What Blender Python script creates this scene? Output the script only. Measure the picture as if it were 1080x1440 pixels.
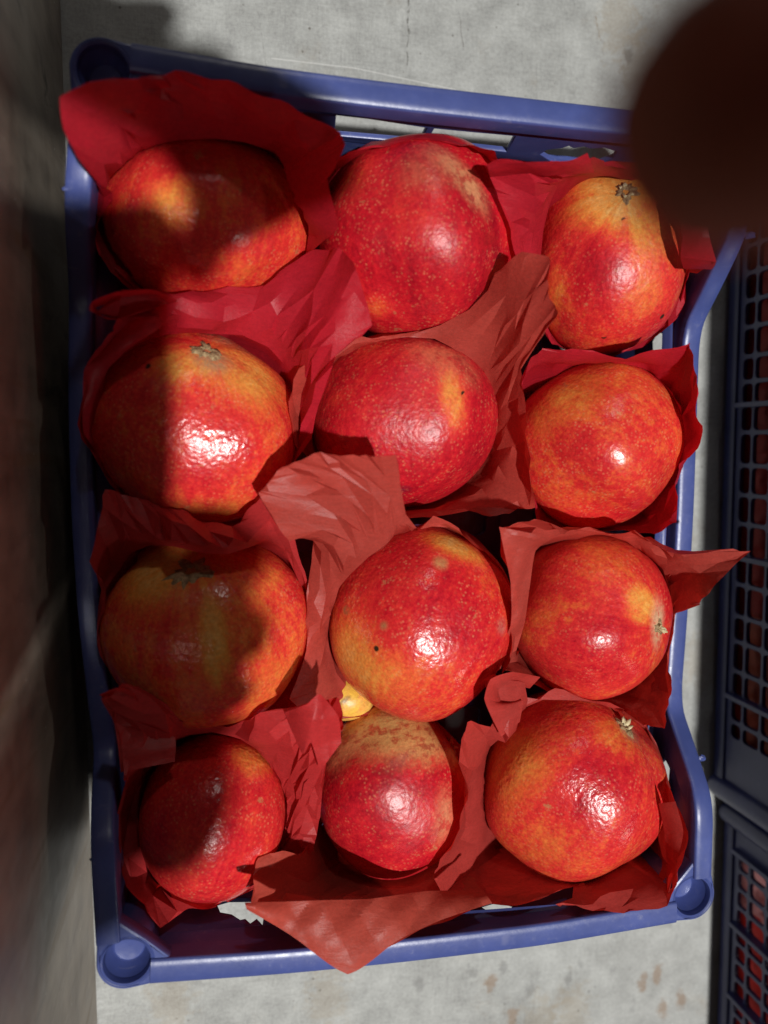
import bpy, bmesh, math, random
import numpy as np
from mathutils import Vector, Matrix, Euler
for o in list(bpy.data.objects): bpy.data.objects.remove(o)
S = bpy.context.scene
COL = S.collection
random.seed(7)

# ------------------------------------------------------------------ camera
F, CX, CY = 1081.0, 540.0, 720.0
CAM = np.array([-0.0971, 0.0392, 0.4471])
def rotm(a, b, c):
    ca, sa, cb, sb, cc, sc = math.cos(a), math.sin(a), math.cos(b), math.sin(b), math.cos(c), math.sin(c)
    Rx = np.array([[1,0,0],[0,ca,-sa],[0,sa,ca]]); Ry = np.array([[cb,0,sb],[0,1,0],[-sb,0,cb]])
    Rz = np.array([[cc,-sc,0],[sc,cc,0],[0,0,1]])
    return Rz @ Ry @ Rx
RC = rotm(-0.0902, -0.21554, 0.0119)
cam = bpy.data.cameras.new('camera'); co = bpy.data.objects.new('camera', cam); COL.objects.link(co)
m4 = Matrix.Identity(4)
for i in range(3):
    for j in range(3): m4[i][j] = RC[i, j]
    m4[i][3] = CAM[i]
co.matrix_world = m4
cam.sensor_fit = 'VERTICAL'; cam.sensor_height = 36.0; cam.lens = 36.0*F/1440.0
cam.clip_start = 0.004; cam.clip_end = 60
cam.dof.use_dof = True; cam.dof.focus_distance = 0.375; cam.dof.aperture_fstop = 5.0
S.camera = co
S.render.resolution_x, S.render.resolution_y = 768, 1024

# ------------------------------------------------------------------ light
S.view_settings.view_transform = 'Standard'; S.view_settings.look = 'None'
S.view_settings.exposure = 0; S.view_settings.gamma = 1
w = bpy.data.worlds.new('World'); S.world = w; w.use_nodes = True
bg = w.node_tree.nodes['Background']; bg.inputs[0].default_value = (1, .86, .70, 1); bg.inputs[1].default_value = .032
LDIR = Vector((0.10, -0.18, 1.0)).normalized()
def lamp(name, loc, power, radius, color):
    l = bpy.data.lights.new(name, 'POINT'); l.energy = power; l.shadow_soft_size = radius; l.color = color
    o = bpy.data.objects.new(name, l); o.location = loc; COL.objects.link(o); return o
lamp('main_lamp', Vector((0, 0, .08)) + LDIR*3.2, 460, .046, (1, .985, .95))
lamp('far_lamp', Vector((.15, 1.75, 1.35)), 11, .05, (1, .95, .9))
lamp('side_fill', Vector((1.35, -1.3, .95)), 9.5, .05, (1, .93, .86))  # added fill from the right to brighten the left wall, no known source

# ------------------------------------------------------------------ helpers
def ray(px, py):
    d = RC @ np.array([(px-CX)/F, -(py-CY)/F, -1.0]); return d
def P(px, py, z):
    d = ray(px, py); t = (z-CAM[2])/d[2]; return CAM + d*t
def depth(p): return -(RC.T @ (np.asarray(p)-CAM))[2]
def PP(px, py, p0, n):            # pixel ray against a plane
    d = ray(px, py); t = np.dot(np.asarray(p0)-CAM, n)/np.dot(d, n); return CAM + d*t
def CP(x, y, d):                  # camera frame metres -> world (d = distance in front)
    return CAM + RC @ np.array([x, y, -d])

def tag(o, label=None, cat=None, group=None, kind=None):
    if label: o['label'] = label
    if cat: o['category'] = cat
    if group: o['group'] = group
    if kind: o['kind'] = kind
    return o
def empty(name, loc=(0,0,0)):
    o = bpy.data.objects.new(name, None); o.location = loc; o.empty_display_size = .02; COL.objects.link(o); return o
def mesh(name, verts, faces, mat, parent=None, smooth=True):
    me = bpy.data.meshes.new(name); me.from_pydata([tuple(map(float, v)) for v in verts], [], faces); me.update()
    if smooth: me.polygons.foreach_set('use_smooth', [True]*len(me.polygons))
    me.materials.append(mat)
    o = bpy.data.objects.new(name, me); COL.objects.link(o)
    if parent:
        o.parent = parent; o.matrix_parent_inverse = Matrix.Translation(-Vector(parent.location))
    return o
def autosmooth(o, ang=35):
    me = o.data; bm = bmesh.new(); bm.from_mesh(me)
    bmesh.ops.recalc_face_normals(bm, faces=bm.faces)
    for e in bm.edges:
        if len(e.link_faces) == 2 and e.calc_face_angle(0) > math.radians(ang): e.smooth = False
        else: e.smooth = True
    bm.to_mesh(me); bm.free(); return o
def copy_tree(o, parent=None):
    c = o.copy(); COL.objects.link(c)
    if parent:
        inv = o.matrix_parent_inverse.copy(); c.parent = parent; c.matrix_parent_inverse = inv
    for ch in list(o.children): copy_tree(ch, c)
    return c

class NT:
    def __init__(s, name):
        s.m = bpy.data.materials.new(name); s.m.use_nodes = True
        s.t = s.m.node_tree; s.t.nodes.clear()
        s.out = s.t.nodes.new('ShaderNodeOutputMaterial')
        s.p = s('TexCoord').outputs['Object']
    def __call__(s, kind, *ins, **props):
        n = s.t.nodes.new('ShaderNode'+kind)
        named = {k: v for k, v in props.items() if k.startswith('i_')}
        for k, v in props.items():
            if not k.startswith('i_'): setattr(n, k, v)
        for i, v in enumerate(ins):
            if v is not None: s.put(n.inputs[i], v)
        for k, v in named.items(): s.put(n.inputs[k[2:].replace('_', ' ')], v)
        return n
    def put(s, sock, v):
        if isinstance(v, bpy.types.NodeSocket): s.t.links.new(v, sock)
        else:
            if sock.type == 'RGBA' and len(v) == 3: v = (*v, 1)
            sock.default_value = v
    def math(s, op, a, b=0.0, clamp=False):
        return s('Math', a, b, operation=op, use_clamp=clamp).outputs[0]
    def madd(s, a, k, c): return s('Math', a, k, c, operation='MULTIPLY_ADD').outputs[0]
    def vm(s, op, a, b=None, val=False):
        n = s('VectorMath', a, b, operation=op); return n.outputs['Value' if val else 0]
    def scale(s, a, k): 
        n = s('VectorMath', a, operation='SCALE'); s.put(n.inputs['Scale'], k); return n.outputs[0]
    def noise(s, v, scale, detail=3, rough=.55, dist=0):
        return s('TexNoise', i_Vector=v, i_Scale=scale, i_Detail=detail, i_Roughness=rough, i_Distortion=dist).outputs['Fac']
    def vor(s, v, scale, feature='F1', rnd=1):
        n = s('TexVoronoi', i_Vector=v, i_Scale=scale, i_Randomness=rnd, feature=feature); return n
    def rng(s, v, a, b, c=0.0, d=1.0, smooth=True):
        n = s('MapRange', v, a, b, c, d, interpolation_type='SMOOTHSTEP' if smooth else 'LINEAR'); return n.outputs[0]
    def ramp(s, v, stops):
        n = s('ValToRGB', v); r = n.color_ramp
        while len(r.elements) < len(stops): r.elements.new(.5)
        for e, (p, c) in zip(r.elements, stops): e.position = p; e.color = (*c, 1)
        return n.outputs[0]
    def mix(s, f, a, b, mode='MIX'):
        n = s('Mix', data_type='RGBA', blend_type=mode); s.put(n.inputs[0], f); s.put(n.inputs[6], a); s.put(n.inputs[7], b); return n.outputs[2]
    def map(s, v, sc, rot=(0,0,0)):
        return s('Mapping', v, None, rot, sc).outputs[0]
    def bump(s, h, strength, dist, normal=None):
        n = s('Bump', i_Strength=strength, i_Distance=dist, i_Height=h)
        if normal: s.put(n.inputs['Normal'], normal)
        return n.outputs[0]
    def pbr(s, col, rough, normal=None, **k):
        b = s('BsdfPrincipled'); s.put(b.inputs['Base Color'], col); s.put(b.inputs['Roughness'], rough)
        if normal: s.put(b.inputs['Normal'], normal)
        for kk, v in k.items(): s.put(b.inputs[kk.replace('_', ' ')], v)
        s.t.links.new(b.outputs[0], s.out.inputs[0]); return b

# ------------------------------------------------------------------ materials
def seg_dist(t, p, a, b):          # distance in xy from the segment a-b
    a = np.asarray(a, float); b = np.asarray(b, float); ab = b-a; L2 = float(ab @ ab)
    q = t.vm('SUBTRACT', p, tuple(a))
    h = t('Math', t.math('DIVIDE', t.vm('DOT_PRODUCT', q, tuple(ab), True), L2), 0, operation='ADD', use_clamp=True).outputs[0]
    return t.vm('LENGTH', t.vm('SUBTRACT', q, t.scale(tuple(ab), h)), None, True)

def floor_mat():
    t = NT('floor_metal'); p = t.p
    big = t.noise(p, 9, 5, .6); mid = t.noise(p, 45, 5, .65); fine = t.noise(p, 500, 3, .7)
    bx = t.noise(t.map(p, (45, 520, 1)), 1, 5, .7, 1.2); by = t.noise(t.map(p, (520, 45, 1)), 1, 5, .7, 1.2)
    hat = t.rng(t.noise(p, 14, 3), .35, .7, .15, 1.0)
    v = t.math('ADD', t.madd(big, .34, .16), t.math('ADD', t.madd(mid, .58, -.27), t.madd(fine, .42, -.21)))
    v = t.math('ADD', v, t.math('ADD', t.math('MULTIPLY', hat, t.madd(bx, .32, -.16)), t.math('MULTIPLY', hat, t.madd(by, .34, -.17))))
    col = t.ramp(v, [(0.0, (.15,.15,.142)), (.26, (.31,.315,.305)), (.5, (.455,.465,.45))])
    # rusty and grey stains
    st = t.math('MULTIPLY', t.rng(t.noise(p, 16, 5, .65, .3), .55, .68), t.rng(t.noise(p, 120, 4, .7), .35, .65))
    col = t.mix(t.math('MULTIPLY', st, .38), col, (.25,.19,.12))
    g = t.rng(t.noise(t.map(p, (60, 40, 1)), 1, 4, .6), .62, .72)
    col = t.mix(t.math('MULTIPLY', g, .45), col, (.20,.20,.20))
    def spots(px, rad, c, k):
        nonlocal col
        for (x, y) in px:
            q = P(x, y, 0); d = t.vm('LENGTH', t.vm('MULTIPLY', t.vm('SUBTRACT', p, tuple(q)), (1, .6, 1)), None, True)
            d = t.madd(t.noise(p, 170, 5, .75), rad*3.0, t.math('ADD', d, -rad*1.5))
            col = t.mix(t.math('MULTIPLY', t.rng(d, rad, rad*.35), k), col, c)
    spots([(905,1382),(932,1420),(958,1405),(925,1370),(690,1382),(722,1432)], .0052, (.24,.15,.085), .6)
    spots([(240,1410),(460,1400),(900,90),(870,30),(760,1440),(805,1425),(985,930)], .017, (.30,.235,.15), .30)
    spots([(745,1392),(800,1378),(662,1365),(885,75),(708,1362),(590,1385)], .0042, (.19,.19,.185), .55)
    sp = t.vor(p, 130); dots = t.math('MULTIPLY', t.rng(sp.outputs['Distance'], .13, .05), t.rng(t.noise(p, 31, 3), .47, .6))
    col = t.mix(t.math('MULTIPLY', dots, .75), col, (.09,.08,.065))
    wob = t.vm('ADD', p, t.scale(t.vm('SUBTRACT', t('TexNoise', i_Vector=p, i_Scale=90.0, i_Detail=3.0).outputs['Color'], (.5,.5,.5)), .004))
    for a, b, wd, c, k in [((575,-20),(572,100),.0009,(.10,.095,.085),.8), ((640,-20),(652,70),.0006,(.15,.14,.13),.6), ((360,0),(375,95),.0005,(.2,.2,.19),.5), ((838,20),(846,66),.0008,(.2,.15,.1),.6)]:
        A = P(*a, 0); B = P(*b, 0); d = seg_dist(t, wob, A, B)
        k2 = t.math('MULTIPLY', t.rng(d, wd, wd*.3), t.rng(t.noise(p, 260, 3), .38, .6))
        col = t.mix(t.math('MULTIPLY', k2, k), col, c)
    for a, b in [((382,82),(500,96)), ((500,96),(640,126))]:
        d = seg_dist(t, p, P(*a, 0), P(*b, 0))
        col = t.mix(t.math('MULTIPLY', t.rng(d, .0006, .0002), .3), col, (.75,.75,.73))
    h = t.math('ADD', t.math('MULTIPLY', fine, .5), t.math('ADD', bx, by))
    t.pbr(col, t.madd(mid, .25, .42), t.bump(h, .25, .0005), Metallic=.12, Specular_IOR_Level=.4)
    return t.m

def wall_mat():
    t = NT('scuffed_steel'); p = t.p
    big = t.noise(t.map(p, (1, 9, 14)), 1.3, 5, .65); st = t.noise(t.map(p, (1, 60, 14), (.5, 0, 0)), 1, 4, .6, .4)
    mid = t.noise(p, 60, 5, .7)
    hat = t.rng(t.noise(p, 14, 3), .35, .7, .15, 1.0)
    v = t.math('ADD', t.madd(big, .7, -.1), t.math('ADD', t.madd(st, .5, -.25), t.madd(mid, .3, -.15)))
    col = t.ramp(v, [(0, (.11,.085,.065)), (.3, (.32,.265,.21)), (.6, (.47,.41,.34)), (.9, (.58,.53,.45))])
    k = t.rng(t.noise(t.map(p, (1, 30, 9), (.6, 0, 0)), 1, 5, .7, .8), .60, .70)
    col = t.mix(t.math('MULTIPLY', k, .8), col, (.035,.03,.025))
    br = t.rng(t.noise(t.map(p, (1, 50, 6), (.3, 0, 0)), 1.2, 4, .6), .58, .70)
    col = t.mix(t.math('MULTIPLY', br, .6), col, (.23,.16,.09))
    sp = t.vor(p, 160); dots = t.math('MULTIPLY', t.rng(sp.outputs['Distance'], .12, .05), t.rng(t.noise(p, 40, 2), .55, .62))
    col = t.mix(dots, col, (.6,.58,.52))
    t.pbr(col, t.madd(mid, .3, .30), t.bump(t.math('ADD', mid, st), .35, .0008), Metallic=.1, Specular_IOR_Level=.5)
    return t.m

def plastic_mat(name, col, dust=.3):
    t = NT(name); p = t.p
    n1 = t.noise(p, 30, 5, .65); n2 = t.noise(p, 260, 4, .7); sc = t.noise(t.map(p, (40, 40, 500)), 1, 3)
    c = t.mix(t.rng(n1, .3, .75), tuple(x*.85 for x in col), tuple(x*1.12+.006 for x in col))
    k = t.math('MULTIPLY', t.rng(n2, .52, .75), t.rng(n1, .45, .7))
    c = t.mix(t.math('MULTIPLY', k, dust), c, (.25,.26,.36))
    c = t.mix(t.math('MULTIPLY', t.rng(sc, .66, .75), dust*.6), c, (.3,.3,.42))
    t.pbr(c, t.madd(n2, .22, .24), t.bump(t.math('ADD', t.math('MULTIPLY', n2, .5), n1), .18, .0008), Specular_IOR_Level=.5)
    return t.m

RAMP = [(0, (.32,.004,.014)), (.20, (.52,.010,.020)), (.40, (.66,.033,.027)), (.58, (.73,.128,.034)), (.76, (.76,.29,.055)), (1, (.79,.48,.15))]
def fruit_mat(i, ctr, A, base, spots, kb=.55, ks=.45, speck=.5):
    rr = random.Random(i*5+2); bmp = rr.uniform(.24, .42); rgh = rr.uniform(.08, .28)
    t = NT('pomegranate_skin'); p = t.p
    A = Vector(A).normalized(); off = (i*1.37, i*.71, i*2.3)
    po = t.vm('ADD', p, off)
    d = t.vm('DOT_PRODUCT', p, tuple(A), True)
    s = t.vm('SUBTRACT', p, t.scale(tuple(A), d)); sn = t.vm('NORMALIZE', s)
    sv = t.vm('ADD', t.vm('ADD', t.scale(sn, .05), t.scale(tuple(A), t.math('MULTIPLY', d, .22))), off)
    streak = t.noise(sv, 120, 5, .66); blotch = t.noise(po, 26, 5, .6, .3)
    mid = t.noise(po, 190, 4, .65); fine = t.noise(po, 620, 2, .6)
    v = t.madd(blotch, kb, base-.5*kb)
    v = t.math('ADD', v, t.madd(streak, ks, -.5*ks))
    v = t.math('ADD', v, t.madd(mid, .40, -.20)); v = t.math('ADD', v, t.madd(fine, .30, -.15))
    cols = []
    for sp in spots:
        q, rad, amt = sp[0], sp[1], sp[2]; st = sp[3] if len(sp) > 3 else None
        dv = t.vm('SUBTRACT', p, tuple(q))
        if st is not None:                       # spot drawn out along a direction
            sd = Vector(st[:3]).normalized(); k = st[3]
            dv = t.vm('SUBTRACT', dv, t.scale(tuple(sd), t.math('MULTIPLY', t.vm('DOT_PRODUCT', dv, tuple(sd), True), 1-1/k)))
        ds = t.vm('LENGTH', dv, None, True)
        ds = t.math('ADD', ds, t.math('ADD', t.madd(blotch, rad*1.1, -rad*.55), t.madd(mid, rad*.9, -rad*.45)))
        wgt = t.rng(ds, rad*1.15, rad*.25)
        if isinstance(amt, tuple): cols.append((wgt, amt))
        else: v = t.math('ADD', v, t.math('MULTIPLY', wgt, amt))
    col = t.ramp(v, RAMP)
    vo = t.vor(po, 560); dots = t.rng(vo.outputs['Distance'], .50, .05)
    msk = t.rng(t.noise(po, 110, 4, .65), .40, .64)
    col = t.mix(t.math('MULTIPLY', t.math('MULTIPLY', dots, msk), speck), col, (.74,.34,.16))
    for wgt, c in cols:
        k = t.math('MULTIPLY', t.math('MULTIPLY', wgt, c[3]), t.madd(t.rng(t.math('ADD', mid, t.madd(streak, .3, -.15)), .36, .58), .75, .25)); col = t.mix(k, col, c[:3])
    scf = t.math('MULTIPLY', t.rng(t.noise(po, 70, 6, .72), .63, .70), .55)
    col = t.mix(scf, col, (.42,.24,.10))
    vd = t.vor(po, 42); dk = t.math('MULTIPLY', t.rng(vd.outputs['Distance'], .075, .04), t.rng(t.noise(po, 55, 2), .55, .58))
    col = t.mix(dk, col, (.035,.02,.01))
    h = t.math('ADD', t.math('MULTIPLY', t.noise(po, 430, 3, .5), 1.0), t.math('MULTIPLY', t.vor(po, 520, 'SMOOTH_F1').outputs['Distance'], .45))
    g_ = t.madd(t.noise(po, 600, 4, .7), .95, .53); col = t.mix(1.0, col, t('CombineColor', g_, g_, g_).outputs[0], 'MULTIPLY')
    nb = t.bump(h, bmp, .0008, t.bump(t.noise(po, 60, 2), .25, .003))
    t.pbr(col, t.madd(t.noise(po, 35, 3), .3, rgh), nb, Specular_IOR_Level=.5, Subsurface_Weight=.0)
    return t.m

def scar_mat():
    t = NT('dried_scar'); p = t.p
    n = t.noise(p, 350, 4, .7)
    col = t.ramp(n, [(.25, (.05,.03,.015)), (.45, (.25,.155,.075)), (.6, (.43,.31,.16)), (.8, (.6,.5,.3))])
    t.pbr(col, .7, t.bump(n, .8, .001)); return t.m

def paper_mat(name, c, seed):
    t = NT(name); p = t.vm('ADD', t.p, (seed*.61, seed*1.3, 0))
    n1 = t.noise(p, 40, 4, .6); n2 = t.noise(p, 700, 3, .7)
    n3 = t.noise(t.map(p, (260, 900, 500), (.2, .5, .9)), 1, 4, .7)
    k = t.math('ADD', t.madd(n1, .45, .40), t.math('ADD', t.madd(n2, .42, .02), t.madd(n3, .45, -.1)))
    col = t.mix(1.0, c, t('CombineColor', k, k, k).outputs[0], 'MULTIPLY')
    wr2 = t.noise(t.map(p, (60, 190, 120), (.4, .7, .2)), 1, 6, .62, .8)
    h = wr2
    nb = t.bump(t.math('ADD', h, t.math('MULTIPLY', n2, .25)), .34, .0013)
    b = t.pbr(col, .42, nb, Specular_IOR_Level=.35)
    tr = t('BsdfTranslucent', t.mix(1.0, col, (1.15, .30, .25, 1), 'MULTIPLY'), nb)
    mx = t('MixShader', .42, b.outputs[0], tr.outputs[0]); t.t.links.new(mx.outputs[0], t.out.inputs[0])
    return t.m

M_floor, M_wall = floor_mat(), wall_mat()
M_blue = plastic_mat('blue_plastic', (.058,.082,.265), .45)
M_navy = plastic_mat('navy_plastic', (.022,.027,.105), .2)
M_scar = scar_mat()

# ------------------------------------------------------------------ setting
fl = mesh('floor', [(-4,-4,0),(4,-4,0),(4,4,0),(-4,4,0)], [(0,1,2,3)], M_floor); tag(fl, kind='structure')
def box_verts(c8): return c8, [(0,3,2,1),(4,5,6,7),(0,1,5,4),(1,2,6,5),(2,3,7,6),(3,0,4,7)]
def prism(name, base, z0, z1, mat, parent=None, bev=0.0):
    n = len(base); v = [(x, y, z0) for x, y in base] + [(x, y, z1) for x, y in base]
    f = [tuple(range(n))[::-1], tuple(range(n, 2*n))] + [(i, (i+1) % n, n+(i+1) % n, n+i) for i in range(n)]
    o = mesh(name, v, f, mat, parent, False)
    bm = bmesh.new(); bm.from_mesh(o.data); bmesh.ops.recalc_face_normals(bm, faces=bm.faces)
    if bev: bmesh.ops.bevel(bm, geom=list(bm.edges), offset=bev, segments=2, affect='EDGES', profile=.5)
    bm.to_mesh(o.data); bm.free()
    if bev: autosmooth(o)
    return o
wa, wb = P(86, 0, 0), P(138, 1440, 0)
wd = (wb-wa)/np.linalg.norm(wb-wa); wn = np.array([wd[1], -wd[0], 0]); wn = wn if wn[0] < 0 else -wn
a0, a1 = wa-wd*.9, wb+wd*.9
q = [a0, a1, a1+wn*.02, a0+wn*.02]
wall = prism('steel_wall', [(v[0], v[1]) for v in q], .0015, .34, M_wall, None, .0012)
tag(wall, 'scuffed brown grey steel panel rising from the floor at the left edge', 'wall')

# ------------------------------------------------------------------ sweeps, tubes, panels
def smooth_path(pts, n=5, r=.35):
    pts = [np.asarray(p, float) for p in pts]; out = [pts[0]]
    for i in range(1, len(pts)-1):
        a, b, c = pts[i-1], pts[i], pts[i+1]
        p0 = b+(a-b)*r*min(1, .02/np.linalg.norm(a-b)/r); p1 = b+(c-b)*r*min(1, .02/np.linalg.norm(c-b)/r)
        for k in range(n+1):
            t = k/n; out.append((1-t)**2*p0+2*t*(1-t)*b+t*t*p1)
    out.append(pts[-1]); return out
def sweep(name, path, prof, mat, parent):
    V, Fc = [], []; n = len(prof); m = len(path)
    for i, p in enumerate(path):
        tg = path[min(i+1, m-1)]-path[max(i-1, 0)]; tg = tg/np.linalg.norm(tg)
        side = np.cross(tg, [0, 0, 1]); side /= np.linalg.norm(side); up = np.cross(side, tg)
        for u, v in prof: V.append(p+side*u+up*v)
    for i in range(m-1):
        for j in range(n): Fc.append((i*n+j, i*n+(j+1) % n, (i+1)*n+(j+1) % n, (i+1)*n+j))
    Fc += [tuple(range(n))[::-1], tuple(range((m-1)*n, m*n))]
    return autosmooth(mesh(name, V, Fc, mat, parent), 40)
def rrect(w, h, r, n=4, cx=0, cy=0):
    o = []
    for k, (sx, sy) in enumerate([(1,1),(-1,1),(-1,-1),(1,-1)]):
        for i in range(n+1):
            a = math.pi/2*(k+i/n); o.append((cx+sx*(w/2-r)+r*math.cos(a), cy+sy*(h/2-r)+r*math.sin(a)))
    return o
def panel_mesh(outline, holes, thick, bevel=.0005):
    cu = bpy.data.curves.new('tmp', 'CURVE'); cu.dimensions = '2D'; cu.fill_mode = 'BOTH'
    cu.extrude = thick/2-bevel; cu.bevel_depth = bevel; cu.bevel_resolution = 1; cu.offset = -bevel
    for poly in [outline]+holes:
        sp = cu.splines.new('POLY'); sp.points.add(len(poly)-1); sp.use_cyclic_u = True
        for pt, (x, y) in zip(sp.points, poly): pt.co = (x, y, 0, 1)
    o = bpy.data.objects.new('tmp', cu); COL.objects.link(o)
    me = bpy.data.meshes.new_from_object(o.evaluated_get(bpy.context.evaluated_depsgraph_get()))
    v = np.array([tuple(x.co) for x in me.vertices]); f = [tuple(pl.vertices) for pl in me.polygons]
    bpy.data.objects.remove(o); bpy.data.curves.remove(cu); bpy.data.meshes.remove(me)
    return v, f
def dense(poly, step):
    o = []; n = len(poly)
    for i in range(n):
        a, b = np.array(poly[i]), np.array(poly[(i+1) % n]); k = max(1, int(np.linalg.norm(b-a)/step))
        for j in range(k): o.append(tuple(a+(b-a)*j/k))
    return o
def lathe(name, ctr, prof, mat, parent, n=40):
    V, Fc = [], []; m = len(prof)
    for i in range(n):
        a = 2*math.pi*i/n
        for r, z in prof: V.append((ctr[0]+r*math.cos(a), ctr[1]+r*math.sin(a), z))
    for i in range(n):
        for j in range(m-1):
            Fc.append((i*m+j, ((i+1) % n)*m+j, ((i+1) % n)*m+j+1, i*m+j+1))
    return autosmooth(mesh(name, V, Fc, mat, parent), 40)

# ------------------------------------------------------------------ the pomegranate crate
ZR, ZM = .115, .0785
crate = empty('fruit_crate', (0, 0, 0))
tag(crate, 'blue plastic crate holding twelve pomegranates in red tissue paper', 'crate')
posts = {'TL': (146,103), 'TR': (1018,200), 'BR': (970,1257), 'BL': (179,1347)}
PC = {k: P(*v, ZR) for k, v in posts.items()}
for k, c in PC.items():
    po = lathe('corner_post', c, [(.0086,.004),(.0090,ZR-.022),(.0096,ZR+.0005),(.0100,ZR+.0025),(.0108,ZR+.003),(.0117,ZR+.0022),(.0122,ZR),(.0122,ZR-.02),(.0114,ZR-.024),(.0110,.004)], M_blue, crate)
    lathe('socket_plug', c, [(.0001,ZR-.0083),(.0035,ZR-.0082),(.0062,ZR-.0080),(.0067,ZR-.0084),(.0071,ZR-.0080),(.0094,ZR-.0005)], M_blue, po)
def rim_prof(k): return [(u*k, v) for u, v in [(-.0072,-.006),(-.0072,.0030),(-.0068,.0039),(-.0060,.0043),(-.0028,.0046),(.0028,.0046),(.0060,.0043),(.0068,.0039),(.0072,.0030),(.0072,-.006),(.0060,-.006),(.0058,-.001),(-.0058,-.001),(-.0060,-.006)]]
paths = {
 'right': [(1023,228,ZR),(1035,318,ZR),(1001,392,.098),(966,462,ZM),(962,600,ZM),(958,722,.078),(950,863,.077),(940,990,.077),(964,1062,.097),(985,1128,ZR),(982,1222,ZR)],
 'left':  [(124,128,ZR),(112,255,ZR),(112,330,.097),(116,410,ZM),(114,560,ZM),(118,720,ZM),(127,860,ZM),(141,985,ZM),(150,1052,ZM),(147,1125,.098),(146,1195,ZR),(153,1308,ZR)],
 'top':   [(180,86,ZR),(380,120,ZR),(560,142,ZR),(760,164,ZR),(985,188,ZR)],
 'bottom':[(218,1358,ZR),(400,1346,ZR),(560,1331,ZR),(760,1308,ZR),(932,1279,ZR)]}
RP = {}
for k, pp in paths.items():
    w3 = [P(*p) for p in pp]
    for e, nx, pk in ((0, 1, {'right':'TR','left':'TL','top':'TL','bottom':'BL'}[k]), (-1, -2, {'right':'BR','left':'BL','top':'TR','bottom':'BR'}[k])):
        dd = (w3[nx]-w3[e]); dd[2] = 0; dd /= np.linalg.norm(dd); w3[e] = w3[e]+dd*(.0102-(w3[e]-PC[pk]) @ dd)
    RP[k] = w3
    o = sweep('rim', smooth_path(w3), rim_prof(.70 if k in ('left', 'right') else .78), M_blue, crate)
RPE = {k: [] for k in PC}
for k, (p0, p1) in {'right':('TR','BR'),'left':('TL','BL'),'top':('TL','TR'),'bottom':('BL','BR')}.items():
    hw = .0072*(0.70 if k in ('left','right') else .78)
    for pk, e, nx in ((p0, 0, 1), (p1, -1, -2)):
        d = RP[k][nx]-RP[k][e]; d[2] = 0; d /= np.linalg.norm(d); sd = np.array([-d[1], d[0], 0])
        RPE[pk] += [tuple((RP[k][e]+d*.009+sd*s_*(hw-.0008))[:2]) for s_ in (-1, 1)]
def hull(pts):
    pts = sorted(set(pts)); 
    def half(ps):
        h = []
        for p in ps:
            while len(h) > 1 and (h[-1][0]-h[-2][0])*(p[1]-h[-2][1])-(h[-1][1]-h[-2][1])*(p[0]-h[-2][0]) <= 0: h.pop()
            h.append(p)
        return h
    a, b = half(pts), half(pts[::-1]); return a[:-1]+b[:-1]
for pk, c in PC.items():
    ring = [(c[0]+.0125*math.cos(a), c[1]+.0125*math.sin(a)) for a in np.linspace(0, 2*math.pi, 48, endpoint=False)]
    hole = [(c[0]+.0106*math.cos(a), c[1]+.0106*math.sin(a)) for a in np.linspace(0, 2*math.pi, 40, endpoint=False)]
    # inner corner stays open: hull of ring + rail ends, clipped to within 6 mm beyond the ring on the inside
    v, f = panel_mesh(hull(ring+RPE[pk]), [hole], .0085, .0012)
    autosmooth(mesh('corner_plate', [np.array([x, y, ZR-.0013+z]) for x, y, z in v], f, M_blue, crate), 30)
ctr = np.array([0, 0, .06])
WALLS = []
for a, b, low in (('TL','TR',ZR+.007), ('BR','BL',ZR+.007), ('TR','BR',ZM+.008), ('BL','TL',ZM+.008)):
    u = PC[b]-PC[a]; n_ = np.array([u[1], -u[0], 0]); n_ /= np.linalg.norm(n_); WALLS.append((PC[a], n_, low))
def side_wall(key, holes_px, inset=.0025, lean=.002, zb=.006, thick=.0026):
    path = smooth_path(RP[key], 4); P3 = np.array(path)
    a, b = PC[{'right':'TR','left':'TL','top':'TL','bottom':'BL'}[key]], PC[{'right':'BR','left':'BL','top':'TR','bottom':'BR'}[key]]
    U = (b-a); U[2] = 0; Lw = np.linalg.norm(U); U /= Lw
    inn = np.cross([0,0,1], U); 
    if inn @ (ctr-a) < 0: inn = -inn
    us = (P3-a) @ U; vs = P3[:, 2]; offs = (P3-a) @ inn
    order = np.argsort(us); us, vs, offs = us[order], vs[order], offs[order]
    top = [(u, v-.0035) for u, v in zip(us, vs)]
    top = [(.0108, top[0][1])]+[q for q in top if .0125 < q[0] < Lw-.0125]+[(Lw-.0108, top[-1][1])]
    outl = dense([(.0108, zb)]+[(Lw-.0108, zb)]+top[::-1], .012)
    # mean plane for casting hole pixels
    mo = float(np.mean(offs)); hs = []
    for h in holes_px:
        poly = []
        for (x, y) in h:
            q = PP(x, y, a+inn*(mo+inset+lean*.5), inn); poly.append((float((q-a) @ U), float(q[2])))
        hs.append(poly)
    v, f = panel_mesh(outl, hs, thick)
    out = []
    for (u, z, wv) in v:
        uc = min(max(u, us[0]), us[-1])
        off = np.interp(uc, us, offs)+inset+lean*(1-z/ZR)
        out.append(a*np.array([1,1,0])+U*u+inn*(off+wv)+np.array([0,0,z]))
    o = autosmooth(mesh('side_wall', out, f, M_blue, crate), 30)
    return a, U, inn, mo
top_holes = [[(473,160),(520,165),(560,171),(600,177),(589,197),(520,191),(470,187)], [(611,178),(660,183),(724,189),(712,210),(650,203),(599,198)],
             [(760,214),(770,208),(790,206),(800,203),(806,206),(822,204),(830,207),(850,206),(866,211),(862,220),(840,228),(812,231),(780,226)]]
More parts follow.
